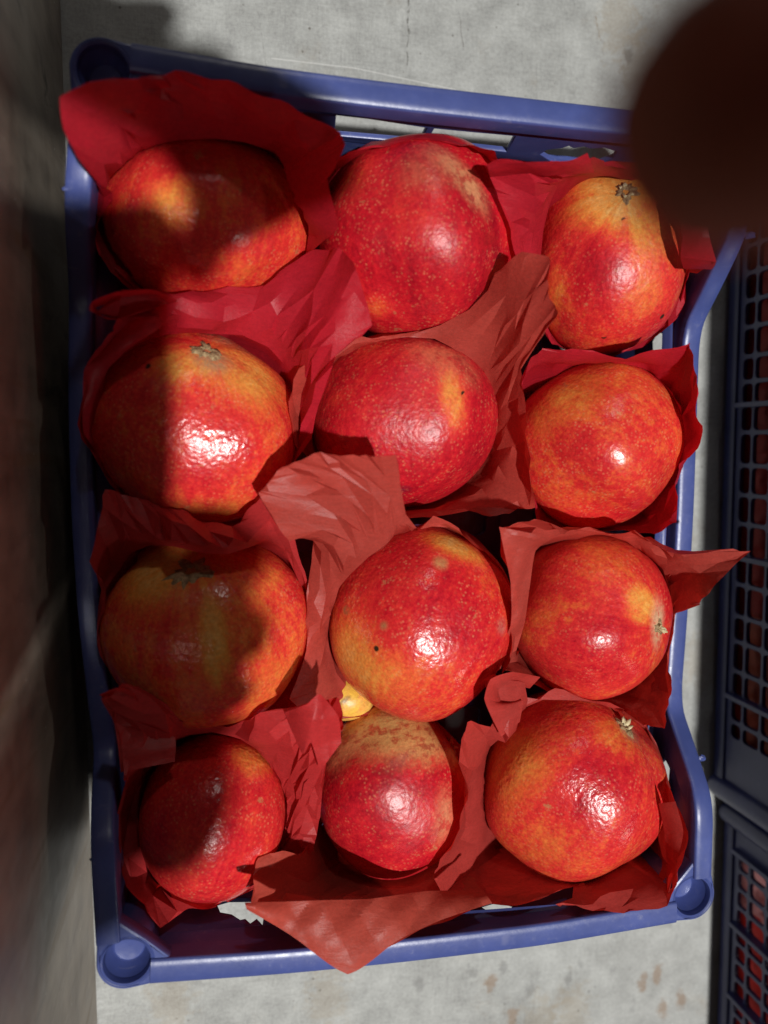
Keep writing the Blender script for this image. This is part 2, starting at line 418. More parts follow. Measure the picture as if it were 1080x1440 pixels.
bot_holes = [[(304,1276),(322,1270),(352,1268),(372,1284),(369,1304),(361,1296),(352,1303),(345,1297),(338,1299),(326,1292),(310,1290)], [(672,1270),(700,1262),(722,1268),(716,1280),(690,1281)]]
right_holes = [[(932,1078),(942,1066),(950,1080),(950,1106),(944,1112),(945,1132),(930,1138)], [(914,480),(922,466),(933,470),(932,500),(914,502)], [(921,752),(930,745),(936,760),(922,768)]]
left_holes = [[(160,950),(170,940),(176,970),(164,975)]]
side_wall('top', top_holes); side_wall('bottom', bot_holes); side_wall('right', right_holes); side_wall('left', left_holes)
# outer ledge round the crate below the rim (seen through the slots)
for key, zl in (('top', .062), ('bottom', .05)):
    a, b = (PC['TL'], PC['TR']) if key == 'top' else (PC['BL'], PC['BR'])
    s = .004 if key == 'top' else -.004
    pth = [np.array([a[0], a[1]+s, zl]), np.array([(a[0]+b[0])/2, (a[1]+b[1])/2+s, zl]), np.array([b[0], b[1]+s, zl])]
    sweep('ledge', pth, rrect(.006, .004, .001, 2), M_blue, crate)
# slotted base
def in2(px, py, z=.006): p = P(px, py, z); return p
corn = [PC[k] for k in ('TL','TR','BR','BL')]
cc = sum(corn)/4
bx0, bx1 = -.130, .130; by0, by1 = -.178, .178
holes = []
for i in range(8):
    for j in range(11):
        x = bx0+.012+i*.0305; y = by0+.012+j*.0312; holes.append(rrect(.0215, .0225, .004, 3, x+.011, y+.011))
v, f = panel_mesh([(bx0,by0),(bx1,by0),(bx1,by1),(bx0,by1)], holes, .004)
U = (PC['TR']-PC['TL']+PC['BR']-PC['BL']); U[2] = 0; U /= np.linalg.norm(U); W = np.array([-U[1], U[0], 0])
autosmooth(mesh('base_grid', [cc*np.array([1,1,0])+U*x+W*y+np.array([0,0,.0235+z]) for x, y, z in v], f, M_blue, crate), 30)
# moulding nubs and torn flash on the rim
def nub(px, py, z, r):
    c = P(px, py, z); bm = bmesh.new(); bmesh.ops.create_icosphere(bm, subdivisions=2, radius=r)
    for vtx in bm.verts: vtx.co = Vector((vtx.co.x*1.5, vtx.co.y*.9, vtx.co.z*.8))*(1+random.uniform(-.2,.2))+Vector(c)
    me = bpy.data.meshes.new('nub'); bm.to_mesh(me); bm.free(); me.materials.append(M_blue)
    o = bpy.data.objects.new('nub', me); COL.objects.link(o); o.parent = crate
for a in [(1054,331,.114,.0022),(986,1066,.098,.0018),(93,266,.115,.0010),(1030,355,.105,.0008),(1022,372,.101,.0009),(1015,384,.099,.0007),(131,1208,.115,.001),(639,1338,.110,.001),(635,131,.113,.0011)]: nub(*a)

# ------------------------------------------------------------------ pomegranates
FR = {  # centre px, half sizes px, centre z, scar px (axis), base tone, spots [(px,py,rad px,amount or colour,(stretch))]
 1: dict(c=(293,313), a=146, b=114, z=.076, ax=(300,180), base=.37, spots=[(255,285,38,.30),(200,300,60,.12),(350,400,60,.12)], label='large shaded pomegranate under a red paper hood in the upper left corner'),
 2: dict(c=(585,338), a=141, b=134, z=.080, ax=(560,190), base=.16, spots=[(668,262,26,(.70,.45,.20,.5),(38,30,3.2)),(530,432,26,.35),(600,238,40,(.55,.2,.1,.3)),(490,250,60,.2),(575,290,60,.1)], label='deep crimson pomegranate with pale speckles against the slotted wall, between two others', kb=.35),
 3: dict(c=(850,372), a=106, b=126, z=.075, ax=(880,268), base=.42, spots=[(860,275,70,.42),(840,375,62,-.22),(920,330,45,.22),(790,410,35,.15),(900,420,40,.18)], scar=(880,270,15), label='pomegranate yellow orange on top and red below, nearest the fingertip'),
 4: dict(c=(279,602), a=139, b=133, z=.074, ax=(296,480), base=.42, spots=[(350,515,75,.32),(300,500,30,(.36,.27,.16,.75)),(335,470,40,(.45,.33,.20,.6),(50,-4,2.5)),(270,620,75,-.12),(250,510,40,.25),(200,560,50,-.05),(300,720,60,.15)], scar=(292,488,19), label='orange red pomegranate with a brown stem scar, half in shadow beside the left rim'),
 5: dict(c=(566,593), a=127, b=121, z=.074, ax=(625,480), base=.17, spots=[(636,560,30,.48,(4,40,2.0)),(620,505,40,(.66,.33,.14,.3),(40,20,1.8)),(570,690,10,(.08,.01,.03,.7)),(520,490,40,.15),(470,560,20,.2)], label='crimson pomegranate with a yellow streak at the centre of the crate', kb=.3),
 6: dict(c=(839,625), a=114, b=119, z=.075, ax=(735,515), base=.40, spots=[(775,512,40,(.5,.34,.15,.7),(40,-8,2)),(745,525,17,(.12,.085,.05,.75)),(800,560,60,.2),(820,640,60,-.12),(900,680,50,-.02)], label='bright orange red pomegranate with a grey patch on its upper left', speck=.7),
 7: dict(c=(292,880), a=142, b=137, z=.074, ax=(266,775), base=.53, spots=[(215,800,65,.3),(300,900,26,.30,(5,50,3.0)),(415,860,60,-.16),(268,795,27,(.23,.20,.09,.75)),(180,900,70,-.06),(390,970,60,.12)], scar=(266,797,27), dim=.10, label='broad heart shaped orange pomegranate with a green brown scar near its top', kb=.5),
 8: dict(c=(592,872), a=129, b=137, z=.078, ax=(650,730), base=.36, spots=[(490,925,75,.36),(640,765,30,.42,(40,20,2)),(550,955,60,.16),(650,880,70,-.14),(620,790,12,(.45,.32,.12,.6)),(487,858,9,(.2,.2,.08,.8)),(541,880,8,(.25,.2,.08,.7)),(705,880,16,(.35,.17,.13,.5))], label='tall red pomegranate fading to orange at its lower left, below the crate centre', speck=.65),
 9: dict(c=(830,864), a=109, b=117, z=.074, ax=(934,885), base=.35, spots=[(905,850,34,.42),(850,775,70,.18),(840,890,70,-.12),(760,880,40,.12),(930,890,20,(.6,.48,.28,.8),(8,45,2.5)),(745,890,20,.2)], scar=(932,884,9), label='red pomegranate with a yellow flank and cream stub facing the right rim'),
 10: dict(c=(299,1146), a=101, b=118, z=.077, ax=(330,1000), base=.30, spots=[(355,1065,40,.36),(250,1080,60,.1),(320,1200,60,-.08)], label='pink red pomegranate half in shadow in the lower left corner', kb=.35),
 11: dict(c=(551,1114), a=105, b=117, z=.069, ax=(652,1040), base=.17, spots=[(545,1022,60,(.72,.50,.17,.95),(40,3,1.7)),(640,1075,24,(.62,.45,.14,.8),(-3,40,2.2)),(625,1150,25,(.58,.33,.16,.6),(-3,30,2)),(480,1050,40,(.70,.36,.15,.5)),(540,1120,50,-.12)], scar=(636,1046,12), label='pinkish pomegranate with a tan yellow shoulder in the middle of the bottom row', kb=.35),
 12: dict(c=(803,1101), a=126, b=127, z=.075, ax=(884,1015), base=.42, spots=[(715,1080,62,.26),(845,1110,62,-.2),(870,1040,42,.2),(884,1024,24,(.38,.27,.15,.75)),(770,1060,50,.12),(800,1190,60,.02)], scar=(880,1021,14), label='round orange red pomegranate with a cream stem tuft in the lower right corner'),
}
def fruit_radius(d, fr):
    A = fr['A']; c = d @ A
    e1 = fr['e1']; e2 = fr['e2']
    ph = np.arctan2(d @ e2, d @ e1); s2 = np.clip(1-c*c, 0, 1)
    rs = np.random.RandomState(fr['i']*11+3)
    r = 1+.021*s2*np.cos(6*ph+rs.uniform(0,6))+.012*s2*np.cos(5*ph+rs.uniform(0,6))
    q_ = rs.uniform(0, 6); r += .016*s2*(np.abs(np.cos(2.5*ph+q_))-.64)
    r -= fr.get('dim', .05)*np.exp(-(1-c)/.045); r -= .03*np.exp(-(1+c)/.10)
    for k in range(6):
        kv = rs.normal(size=3)*2.1; r += .0135*np.cos(d @ kv+rs.uniform(0,6))
    return r
SPH = []
def build_fruit(i, fr):
    c = P(*fr['c'], fr['z']); dp = depth(c)
    ax_, by_ = fr['a']*dp/F, fr['b']*dp/F; cz = (ax_+by_)/2*.96
    rad = np.array([ax_, by_, cz]); fr['i'] = i; fr['ctr'] = c; fr['rad'] = rad
    def onsurf(px, py):            # first hit of the pixel ray on the ellipsoid (or nearest direction)
        d = ray(px, py)/rad; o = (CAM-c)/rad; A_ = d @ d; B_ = d @ o; C_ = o @ o-1; D_ = B_*B_-A_*C_
        t = (-B_-math.sqrt(max(D_, 0)))/A_; q = (o+d*t); return q/np.linalg.norm(q)
    A = onsurf(*fr['ax']); fr['A'] = A
    e1 = np.cross(A, [.3,.2,.9]); e1 /= np.linalg.norm(e1); fr['e1'] = e1; fr['e2'] = np.cross(A, e1)
    nu, nv = 96, 56
    D = []
    for j in range(1, nv):
        th = math.pi*j/nv
        for k in range(nu):
            ph = 2*math.pi*k/nu
            D.append(A*math.cos(th)+(fr['e1']*math.cos(ph)+fr['e2']*math.sin(ph))*math.sin(th))
    D = np.array([A]+D+[-A]); r = fruit_radius(D, fr); V = D*r[:, None]*rad
    for (a, n_, low) in WALLS:               # pressed against the crate wall where it touches
        dd = (V+c-a) @ n_; b_ = (dd < .0048) & (V[:, 2]+c[2] < min(low, ZR)-.002); V[b_] += n_*(.0048-dd[b_])[:, None]
    Fc = [(0, 1+k, 1+(k+1) % nu) for k in range(nu)]
    for j in range(nv-2):
        for k in range(nu):
            a = 1+j*nu+k; b = 1+j*nu+(k+1) % nu; Fc.append((a, a+nu, b+nu, b))
    last = len(D)-1; l0 = 1+(nv-2)*nu
    Fc += [(last, l0+(k+1) % nu, l0+k) for k in range(nu)]
    sp = []
    for s in fr['spots']:
        q = onsurf(s[0], s[1])*rad; L = [q, s[2]*dp/F, s[3]]
        if len(s) > 4: L.append((*(RC @ np.array([s[4][0], -s[4][1], 0])), s[4][2]))
        sp.append(L)
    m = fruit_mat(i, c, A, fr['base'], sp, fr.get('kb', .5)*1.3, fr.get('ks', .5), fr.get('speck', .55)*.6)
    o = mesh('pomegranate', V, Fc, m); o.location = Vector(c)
    tag(o, fr['label'], 'pomegranate', 'pomegranates in the blue crate')
    def at(d): d = d/np.linalg.norm(d); return d*fruit_radius(d[None], fr)[0]*rad
    if 'scar' in fr:
        x, y, rp = fr['scar']; B = onsurf(x, y); R0 = rp*dp/F
        f1 = np.cross(B, [.1,.4,.8]); f1 /= np.linalg.norm(f1); f2 = np.cross(B, f1)
        rs = np.random.RandomState(i); n = 36; V2 = []; F2 = []; rings = [(.0,-.0012),(.22,-.0008),(.34,.0009),(.55,.0011),(.8,.0006),(1.,-.0005)]
        jag = 1+.2*np.sin(np.arange(n)*2*math.pi*5/n+rs.uniform(0,6))+.22*np.sin(np.arange(n)*2*math.pi*3/n+rs.uniform(0,6))+rs.uniform(-.3,.35,n)
        for q, (rr, hh) in enumerate(rings):
            for k in range(n):
                a = 2*math.pi*k/n; r_ = R0*rr*(1+(jag[k]-1)*min(1, rr*1.3))
                dd = B+(f1*math.cos(a)+f2*math.sin(a))*(r_/rad.mean()); pnt = at(dd); nn = pnt/np.linalg.norm(pnt)
                V2.append(pnt+nn*(hh+rs.uniform(-.0003,.0003)*(rr > .1)))
        for q in range(len(rings)-1):
            for k in range(n): F2.append((q*n+k, q*n+(k+1) % n, (q+1)*n+(k+1) % n, (q+1)*n+k))
        sc = mesh('stem_scar', V2, F2, M_scar); sc.parent = o
        # dry petals left round the scar
        if i in (9, 12, 3, 11):
            for k in range({9: 5, 12: 7, 3: 4, 11: 5}[i]):
                a = rs.uniform(0, 6.28); b0 = at(B+(f1*math.cos(a)+f2*math.sin(a))*(.3*R0/rad.mean()))
                tip = at(B+(f1*math.cos(a+.2)+f2*math.sin(a+.2))*(1.1*R0/rad.mean())); nn = B/np.linalg.norm(B)
                L = {9: .004, 12: .0045, 3: .0015, 11: .003}[i]*rs.uniform(.6, 1.2); tip = tip*.6+b0*.4+nn*L; sd = np.cross(tip-b0, nn); sd /= np.linalg.norm(sd); wv = .0012
                mid = (b0+tip)/2+nn*.0006
                pv = [b0-sd*wv, b0+sd*wv, mid+sd*wv*.9, mid-sd*wv*.9, tip+sd*.0003, tip-sd*.0003]
                pv += [v-nn*.0006 for v in pv]
                pe = mesh('dry_petal', pv, [(0,1,2,3),(3,2,4,5),(9,8,7,6),(11,10,8,9),(0,3,9,6),(3,5,11,9),(1,7,8,2),(2,8,10,4),(4,10,11,5),(0,6,7,1)], M_petal); pe.parent = sc
    SPH.append((c, rad*1.0))
    return o
tp = NT('dry_petal'); tp.pbr(tp.ramp(tp.noise(tp.p, 500, 3), [(.3, (.42,.32,.15)), (.7, (.75,.66,.42))]), .7); M_petal = tp.m
for i, fr in FR.items(): build_fruit(i, fr)
# a small yellow fruit showing in the gap
FR[13] = dict(c=(487,980), a=41, b=34, z=.060, ax=(470,1010), base=.92, spots=[(490,980,60,(.78,.50,.05,.8)),(485,985,5,(.06,.04,.02,.9),(12,-10,3))], label='small yellow fruit peeping out of the gap below the tall red pomegranate', kb=.3, ks=.25)
yf = build_fruit(13, FR[13]); yf.name = 'yellow_fruit'; yf['category'] = 'fruit'; del yf['group']

# ------------------------------------------------------------------ tissue paper
def tri(x): return np.abs((x % 1.0)*2-1)*2-1
def catmull(p0, p1, p2, p3, t):
    return .5*((2*p1)+(-p0+p2)*t+(2*p0-5*p1+4*p2-p3)*t*t+(-p0+3*p1-3*p2+p3)*t**3)
def sheet(i, spokes, col, label, crumple=.0016, sub=13, seed=None, sm=.08):
    fr = FR[i]; cpx = fr['c']; rs = np.random.RandomState(seed or i*7+1)
    NI, NO = 6, 28; rows = []
    for sp in spokes:
        pts = [np.array(P(s[0], s[1], s[2]+.013)) for s in sp]
        bot = np.array([fr['ctr'][0], fr['ctr'][1], .0275])
        mid = bot+(pts[0]-bot)*.72; mid[2] = .034+.25*max(0, pts[0][2]-.03)
        inner = [bot, mid, pts[0]]
        row = []
        for k in range(NI):
            t = k/NI*2; a = int(t); row.append(inner[a]+(inner[a+1]-inner[a])*(t-a))
        # outer part by arc length
        seg = [np.linalg.norm(pts[j+1]-pts[j]) for j in range(len(pts)-1)]; L = [0]+list(np.cumsum(seg)); n = len(pts)
        for k in range(NO+1):
            s = L[-1]*k/NO; j = min(max(np.searchsorted(L, s, 'right')-1, 0), n-2); u = (s-L[j])/max(L[j+1]-L[j], 1e-9)
            lin = pts[j]+(pts[j+1]-pts[j])*u
            cm = catmull(pts[max(j-1,0)], pts[j], pts[j+1], pts[min(j+2,n-1)], u)
            row.append(lin*.72+cm*.28)
        rows.append(np.array(row))
    m = len(rows); R = []
    for a in range(m):
        for k in range(sub):
            u = k/sub; lin = rows[a]*(1-u)+rows[(a+1) % m]*u
            cm = catmull(rows[a-1], rows[a], rows[(a+1) % m], rows[(a+2) % m], u); R.append(lin*(1-sm)+cm*sm)
    R = np.array(R); nA, nB = R.shape[:2]
    # crumple folds
    du = np.roll(R, -1, 0)-np.roll(R, 1, 0); dv = np.gradient(R, axis=1)
    N = np.cross(du, dv); N /= (np.linalg.norm(N, axis=2, keepdims=True)+1e-12)
    h = np.zeros((nA, nB))
    for k in range(7):
        d = rs.normal(size=3); d /= np.linalg.norm(d); lam = rs.uniform(.018, .06); env = .5+.5*np.cos(R @ (rs.normal(size=3)*60)+rs.uniform(0,6))
        h += tri(R @ d/lam+rs.uniform(0,1))*env*(lam/.035)*1.0
    for k in range(6):
        d = rs.normal(size=3); d /= np.linalg.norm(d); lam = rs.uniform(.007, .016); env = np.clip(np.cos(R @ (rs.normal(size=3)*90)+rs.uniform(0,6))*1.2, 0, 1)
        h += tri(R @ d/lam+rs.uniform(0,1))*env*.34
    wgt = np.clip((np.arange(nB)-NI)/10., 0, 1)[None, :]
    R = R+N*(h*wgt*crumple*.95)[..., None]
    # torn, uneven edge
    V = R.reshape(-1, 3)
    for it in range(2):
        for c, rad in SPH[:12]:
            q = (V-c)/rad; L = np.linalg.norm(q, axis=1); ins = L < 1.035
            if ins.any(): V[ins] = c+q[ins]/L[ins, None]*1.035*rad
    # keep the sheet inside the crate walls: slide it up its line of sight until it clears them
    up_ = CAM-V; ok = (np.arange(len(V)) % nB) > NI; sl = np.zeros(len(V))
    for (a, n_, low) in WALLS:
        dd = (V-a) @ n_; need = np.where(dd < .0045, (.0045-dd)/np.maximum(up_ @ n_, 1e-4), 0)
        over = np.clip((low-V[:, 2])/up_[:, 2], 0, 1)
        sl = np.maximum(sl, np.minimum(need, over))
    sg = (sl*ok).reshape(nA, nB)
    for it in range(10):
        bl = (np.roll(sg, 1, 0)+np.roll(sg, -1, 0)+np.hstack([sg[:, :1], sg[:, :-1]])+np.hstack([sg[:, 1:], sg[:, -1:]]))/4
        sg = np.maximum(sg*.985, bl)
    V = V+up_*(sg*ok.reshape(nA, nB)).reshape(-1, 1)
    for (a, n_, low) in WALLS:
        dd = (V-a) @ n_; b_ = (dd < .0050) & (V[:, 2] < low-.004)
        V[b_] += n_*(.0050-dd[b_])[:, None]
    V[:, 2] = np.maximum(V[:, 2], .0275)
    # remesh as flat facets: irregular points, so the folds read as straight creases
    G = V.reshape(nA, nB, 3); G = np.concatenate([G, G[:1]], 0)
    du = np.gradient(G, axis=0); dv = np.gradient(G, axis=1); N = np.cross(du, dv); N /= np.linalg.norm(N, axis=2, keepdims=True)+1e-12
    def samp(A_, u, v):
        u = min(max(u, 0), nA-1e-6); v = min(max(v, 0), nB-1-1e-6); a, b = int(u), int(v); fu, fv = u-a, v-b
        return (A_[a, b]*(1-fu)*(1-fv)+A_[a+1, b]*fu*(1-fv)+A_[a, b+1]*(1-fu)*fv+A_[a+1, b+1]*fu*fv)
    pts = []; U_ = [0, nA]
    for u in np.arange(0, nA+.01, 2): 
        for b in (0, 3, NI-1, NI+1, NI+3, NI+5): pts.append((u, b))
        pts.append((u, nB-1))
    for b in range(NI+7, nB-1, 3): pts += [(0, b), (nA, b)]
    cand = []
    tries = 0; used = []
    B0_ = NI+6.5
    mask_k = [rs.normal(size=3)*55 for q in range(3)]; mask_o = rs.uniform(0, 6, 3)
    def cl(p): return np.clip(.24+.62*sum(math.cos(float(p @ k_)+o_) for k_, o_ in zip(mask_k, mask_o))/1.6, 0, 1)
    grid = {}
    for q in range(7500):
        u, v = rs.uniform(.8, nA-.8), rs.uniform(B0_, nB-1.8); p = samp(G, u, v); c = cl(p); md = .0075-.0040*c
        key = tuple((p//.0085).astype(int)); ok_ = True
        for dx in (-1, 0, 1):
            for dy in (-1, 0, 1):
                for dz in (-1, 0, 1):
                    for (p2, m2) in grid.get((key[0]+dx, key[1]+dy, key[2]+dz), ()):
                        if np.dot(p-p2, p-p2) < min(md, m2)**2: ok_ = False; break
                    if not ok_: break
                if not ok_: break
            if not ok_: break
        if ok_: grid.setdefault(key, []).append((p, md)); cand.append((u, v, c))
    from mathutils.geometry import delaunay_2d_cdt
    sc_u = float(np.mean(np.linalg.norm(np.diff(G[:, NI+8:], axis=0), axis=2))); sc_v = float(np.mean(np.linalg.norm(np.diff(G[:, NI:], axis=1), axis=2)))+1e-4
    allp = [(u, v, 0) for u, v in pts]+cand
    vv, _, ff, *_r = delaunay_2d_cdt([Vector((u*sc_u, v*sc_v)) for u, v, c in allp], [], [], 0, 1e-7)
    V2 = []
    for q in vv:
        u, v = q.x/sc_u, q.y/sc_v; p = samp(G, u, v); n_ = samp(N, u, v); c = cl(p)
        amp = (.00018+.0008*c**1.3)*np.clip((v-NI-4)/6, 0, 1)*(1 if 1 < u < nA-1 else 0)*(.35 if v > nB-1.5 else 1)*(crumple/.0016)
        V2.append(p+n_*rs.normal()*amp)
    o = mesh('tissue_paper', V2, [tuple(f) for f in ff], paper_mat('red_tissue', col, seed or i))
    bm = bmesh.new(); bm.from_mesh(o.data); bmesh.ops.remove_doubles(bm, verts=bm.verts, dist=.0001); bm.to_mesh(o.data); bm.free()
    o.data.polygons.foreach_set('use_smooth', [True]*len(o.data.polygons))
    autosmooth(o, 27)
    tag(o, label, 'tissue paper', 'red tissue papers wrapping the pomegranates'); return o
def strip(parent, pairs, n=14, m=18, crumple=.0007, seed=1, bow=.0015):
    rs = np.random.RandomState(seed); A = [P(a[0], a[1], a[2]+.010) for a, b in pairs]; B = [P(b[0], b[1], b[2]+.010) for a, b in pairs]; V = []; k_ = len(pairs)
    cuts = []
    for i in range(k_-1):
        for j in range(n+(i == k_-2)):
            t = j/n; r = []
            for Q in (A, B):
                lin = Q[i]*(1-t)+Q[i+1]*t; cm = catmull(Q[max(i-1,0)], Q[i], Q[i+1], Q[min(i+2,k_-1)], t); r.append(lin*.45+cm*.55)
            cuts.append(r)
    dirs = [(rs.normal(size=3), rs.uniform(.012, .04), rs.uniform(0, 1)) for q in range(5)]
    for a, b in cuts:
        for q in range(m+1):
            t = q/m; p = a*(1-t)+b*t; up = (CAM-p)/np.linalg.norm(CAM-p); h = bow*math.sin(math.pi*t)
            for d, lam, o in dirs: h += float(tri(np.array(p @ (d/np.linalg.norm(d))/lam+o)))*crumple*lam/.025
            V.append(p+up*h)
    n_ = len(cuts)
    o = mesh('folded_edge', V, [(i*(m+1)+j, (i+1)*(m+1)+j, (i+1)*(m+1)+j+1, i*(m+1)+j+1) for i in range(n_-1) for j in range(m)], parent.data.materials[0], parent)
    return autosmooth(o, 14)
CR = (.60,.022,.042); BR = (.55,.078,.058); MR = (.58,.042,.045)
T1 = sheet(1, [
 [(150,330,.055),(140,330,.07)], [(152,290,.065),(150,275,.085),(158,277,.095)], [(165,255,.075),(140,245,.112),(120,225,.126)],
 [(190,230,.085),(140,200,.122),(95,178,.136)], [(205,212,.09),(150,165,.128),(88,140,.142)], [(225,205,.095),(180,150,.126),(122,112,.142)],
 [(255,200,.095),(235,150,.118),(190,107,.136)], [(300,198,.095),(285,155,.11),(240,109,.126)], [(345,202,.094),(345,165,.112),(320,122,.126)],
 [(385,215,.09),(405,190,.11),(400,143,.124)], [(398,235,.088),(440,210,.112),(478,186,.122)], [(395,265,.085),(440,232,.112),(484,204,.125)],
 [(398,295,.08),(435,270,.105),(455,250,.116)], [(420,320,.075),(442,310,.098),(474,322,.11)], [(432,345,.07),(445,338,.085),(450,345,.09)],
 [(410,385,.055),(412,390,.06)], [(330,425,.05),(330,430,.055)], [(220,415,.05),(215,420,.055)], [(165,370,.05),(158,380,.055)]], CR,
 'red tissue hood arching over the top of the pomegranate in the upper left corner', .0013)
T2 = sheet(2, [
 [(455,300,.06),(450,300,.07)], [(470,250,.075),(462,235,.09)], [(500,222,.085),(490,212,.1)], [(560,207,.09),(560,205,.095)], [(630,212,.09),(640,208,.1)],
 [(665,228,.085),(690,215,.105),(698,208,.11)], [(690,255,.08),(700,240,.1),(705,230,.105)], [(712,300,.07),(722,300,.085),(722,290,.09)], [(716,360,.06),(725,360,.07)],
 [(690,420,.05),(700,430,.055)], [(640,462,.05),(645,468,.055)], [(560,468,.05),(560,472,.055)], [(490,410,.05),(480,420,.055)]], CR,
 'narrow strip of red tissue behind the deep crimson pomegranate at the slotted wall', .001)
T3 = sheet(3, [
 [(765,430,.06),(755,440,.07)], [(758,390,.07),(742,385,.08),(730,385,.085)], [(765,325,.08),(742,330,.092),(718,345,.096)], [(775,285,.088),(742,285,.105),(700,275,.106)],
 [(785,262,.092),(762,250,.112),(684,240,.117)], [(800,252,.094),(775,238,.114),(700,230,.122)], [(818,249,.094),(800,236,.112),(765,228,.122)], [(838,248,.094),(832,238,.112),(826,216,.124)],
 [(862,249,.093),(865,240,.105),(850,228,.112)], [(900,262,.088),(915,252,.1),(925,238,.106)], [(928,295,.082),(945,285,.098),(955,270,.108)],
 [(945,330,.074),(957,318,.095),(962,286,.12)], [(951,355,.068),(962,340,.1),(990,288,.122),], [(952,385,.064),(957,370,.092),(1006,370,.124),(985,378,.112),(960,366,.10)], [(950,410,.06),(960,400,.07),(964,378,.085)],
 [(930,458,.05),(945,455,.06),(963,430,.066)], [(890,492,.048),(905,492,.053),(915,480,.058)], [(830,495,.05),(825,500,.055)], [(785,480,.055),(775,485,.06)]], CR,
 'red tissue with a folded lip behind the yellow topped pomegranate near the fingertip', .0014)
T4 = sheet(4, [
 [(150,655,.05),(134,645,.07),(140,640,.08)], [(141,595,.06),(120,610,.082),(118,600,.09)], [(146,550,.065),(124,545,.084),(119,518,.094)], [(172,515,.07),(150,495,.09),(134,490,.098)],
 [(205,488,.075),(185,462,.092),(165,470,.10)], [(235,474,.078),(215,450,.094),(245,428,.102),(165,452,.104),(128,440,.106),(127,424,.108),(170,414,.108)],
 [(262,471,.08),(258,445,.092),(250,422,.100),(220,408,.106)], [(300,471,.08),(295,440,.088),(292,420,.082)], [(340,474,.078),(355,435,.088),(375,398,.083)], [(375,492,.076),(410,425,.094),(440,350,.09)],
 [(396,515,.074),(435,440,.102),(470,345,.108)], [(408,538,.072),(455,455,.108),(500,372,.118)], [(415,562,.07),(460,490,.104),(521,458,.116)], [(417,595,.065),(437,560,.09),(470,500,.105)],
 [(415,635,.06),(428,620,.075),(438,600,.08)], [(395,680,.05),(405,690,.058)], [(340,722,.05),(345,728,.055)], [(280,736,.045),(280,740,.05)], [(210,715,.045),(200,722,.05)]], CR,
 'red tissue sheet with a looped left corner above the half shaded orange red pomegranate', .0017)
T5 = sheet(5, [
 [(450,640,.055),(440,650,.065)], [(438,590,.068),(424,600,.078),(420,620,.082)], [(447,540,.078),(428,540,.088),(424,520,.092)], [(475,503,.082),(470,490,.09),(480,470,.09)],
 [(520,482,.083),(522,474,.086)], [(570,474,.083),(575,468,.082)], [(610,478,.083),(630,455,.09),(640,440,.083)], [(632,490,.083),(670,445,.098),(690,395,.098)], [(652,505,.08),(705,440,.104),(733,354,.118)],
 [(668,527,.077),(722,460,.108),(770,362,.128)], [(678,548,.073),(728,490,.108),(770,420,.128)], [(686,575,.07),(722,515,.098),(786,440,.132)], [(689,605,.066),(716,560,.09),(732,515,.104)], [(686,635,.062),(722,610,.088),(738,600,.102)],
 [(672,668,.058),(718,665,.084),(746,715,.096)], [(645,697,.056),(690,700,.078),(722,716,.088)], [(605,711,.056),(640,716,.076),(660,722,.086)], [(560,713,.056),(572,719,.07),(575,732,.082)], [(510,708,.055),(505,715,.062)], [(470,680,.055),(462,690,.062)]], BR,
 'large red tissue sheet standing right of the crimson pomegranate with the yellow streak', .0019)
T6 = sheet(6, [
 [(732,580,.072),(724,585,.082),(730,560,.09)], [(736,525,.08),(735,512,.09),(742,500,.096)], [(770,510,.085),(770,495,.095),(762,484,.1)], [(805,506,.086),(810,494,.1),(830,486,.106)], [(850,507,.085),(862,503,.1),(880,506,.108)],
 [(900,525,.08),(925,512,.1),(945,488,.112)], [(925,548,.076),(950,530,.098),(972,478,.118)], [(942,580,.072),(962,565,.094),(978,500,.118)], [(950,605,.068),(968,590,.092),(976,555,.112)], [(952,630,.064),(972,620,.09),(991,602,.114)],
 [(946,662,.06),(958,660,.08),(966,650,.1)], [(930,695,.055),(940,690,.07),(944,672,.088)], [(908,722,.05),(935,728,.07),(954,735,.088)], [(875,740,.05),(902,750,.066),(922,757,.078)], [(820,744,.055),(822,750,.065)], [(770,730,.06),(762,738,.07)], [(740,680,.064),(738,690,.075)]], CR,
 'crimson tissue collar spreading over the right rim beside the bright orange red pomegranate', .0016)
T7 = sheet(7, [
 [(158,930,.05),(150,935,.06)], [(152,870,.06),(145,850,.075),(150,832,.085)], [(162,815,.068),(145,800,.086),(132,790,.096)], [(185,780,.075),(165,745,.09),(140,690,.092)], [(212,768,.082),(190,740,.094),(165,700,.085)],
 [(245,770,.09),(232,745,.1),(200,706,.085)], [(285,780,.098),(275,755,.108),(240,718,.09)], [(320,782,.1),(310,762,.11),(290,735,.092)], [(350,772,.098),(345,750,.108),(335,735,.095)], [(375,760,.092),(375,745,.102),(370,700,.092)],
 [(400,775,.085),(405,760,.095),(410,745,.096)], [(425,830,.07),(432,825,.078)], [(432,890,.06),(438,890,.066)], [(422,945,.052),(430,955,.058)], [(405,975,.05),(418,985,.055),(432,1000,.06)], [(380,995,.05),(385,1002,.055)], [(290,1018,.046),(290,1024,.05)], [(210,990,.046),(200,998,.05)]], MR,
 'shaded red tissue folded down over the top of the broad heart shaped orange pomegranate', .0018)
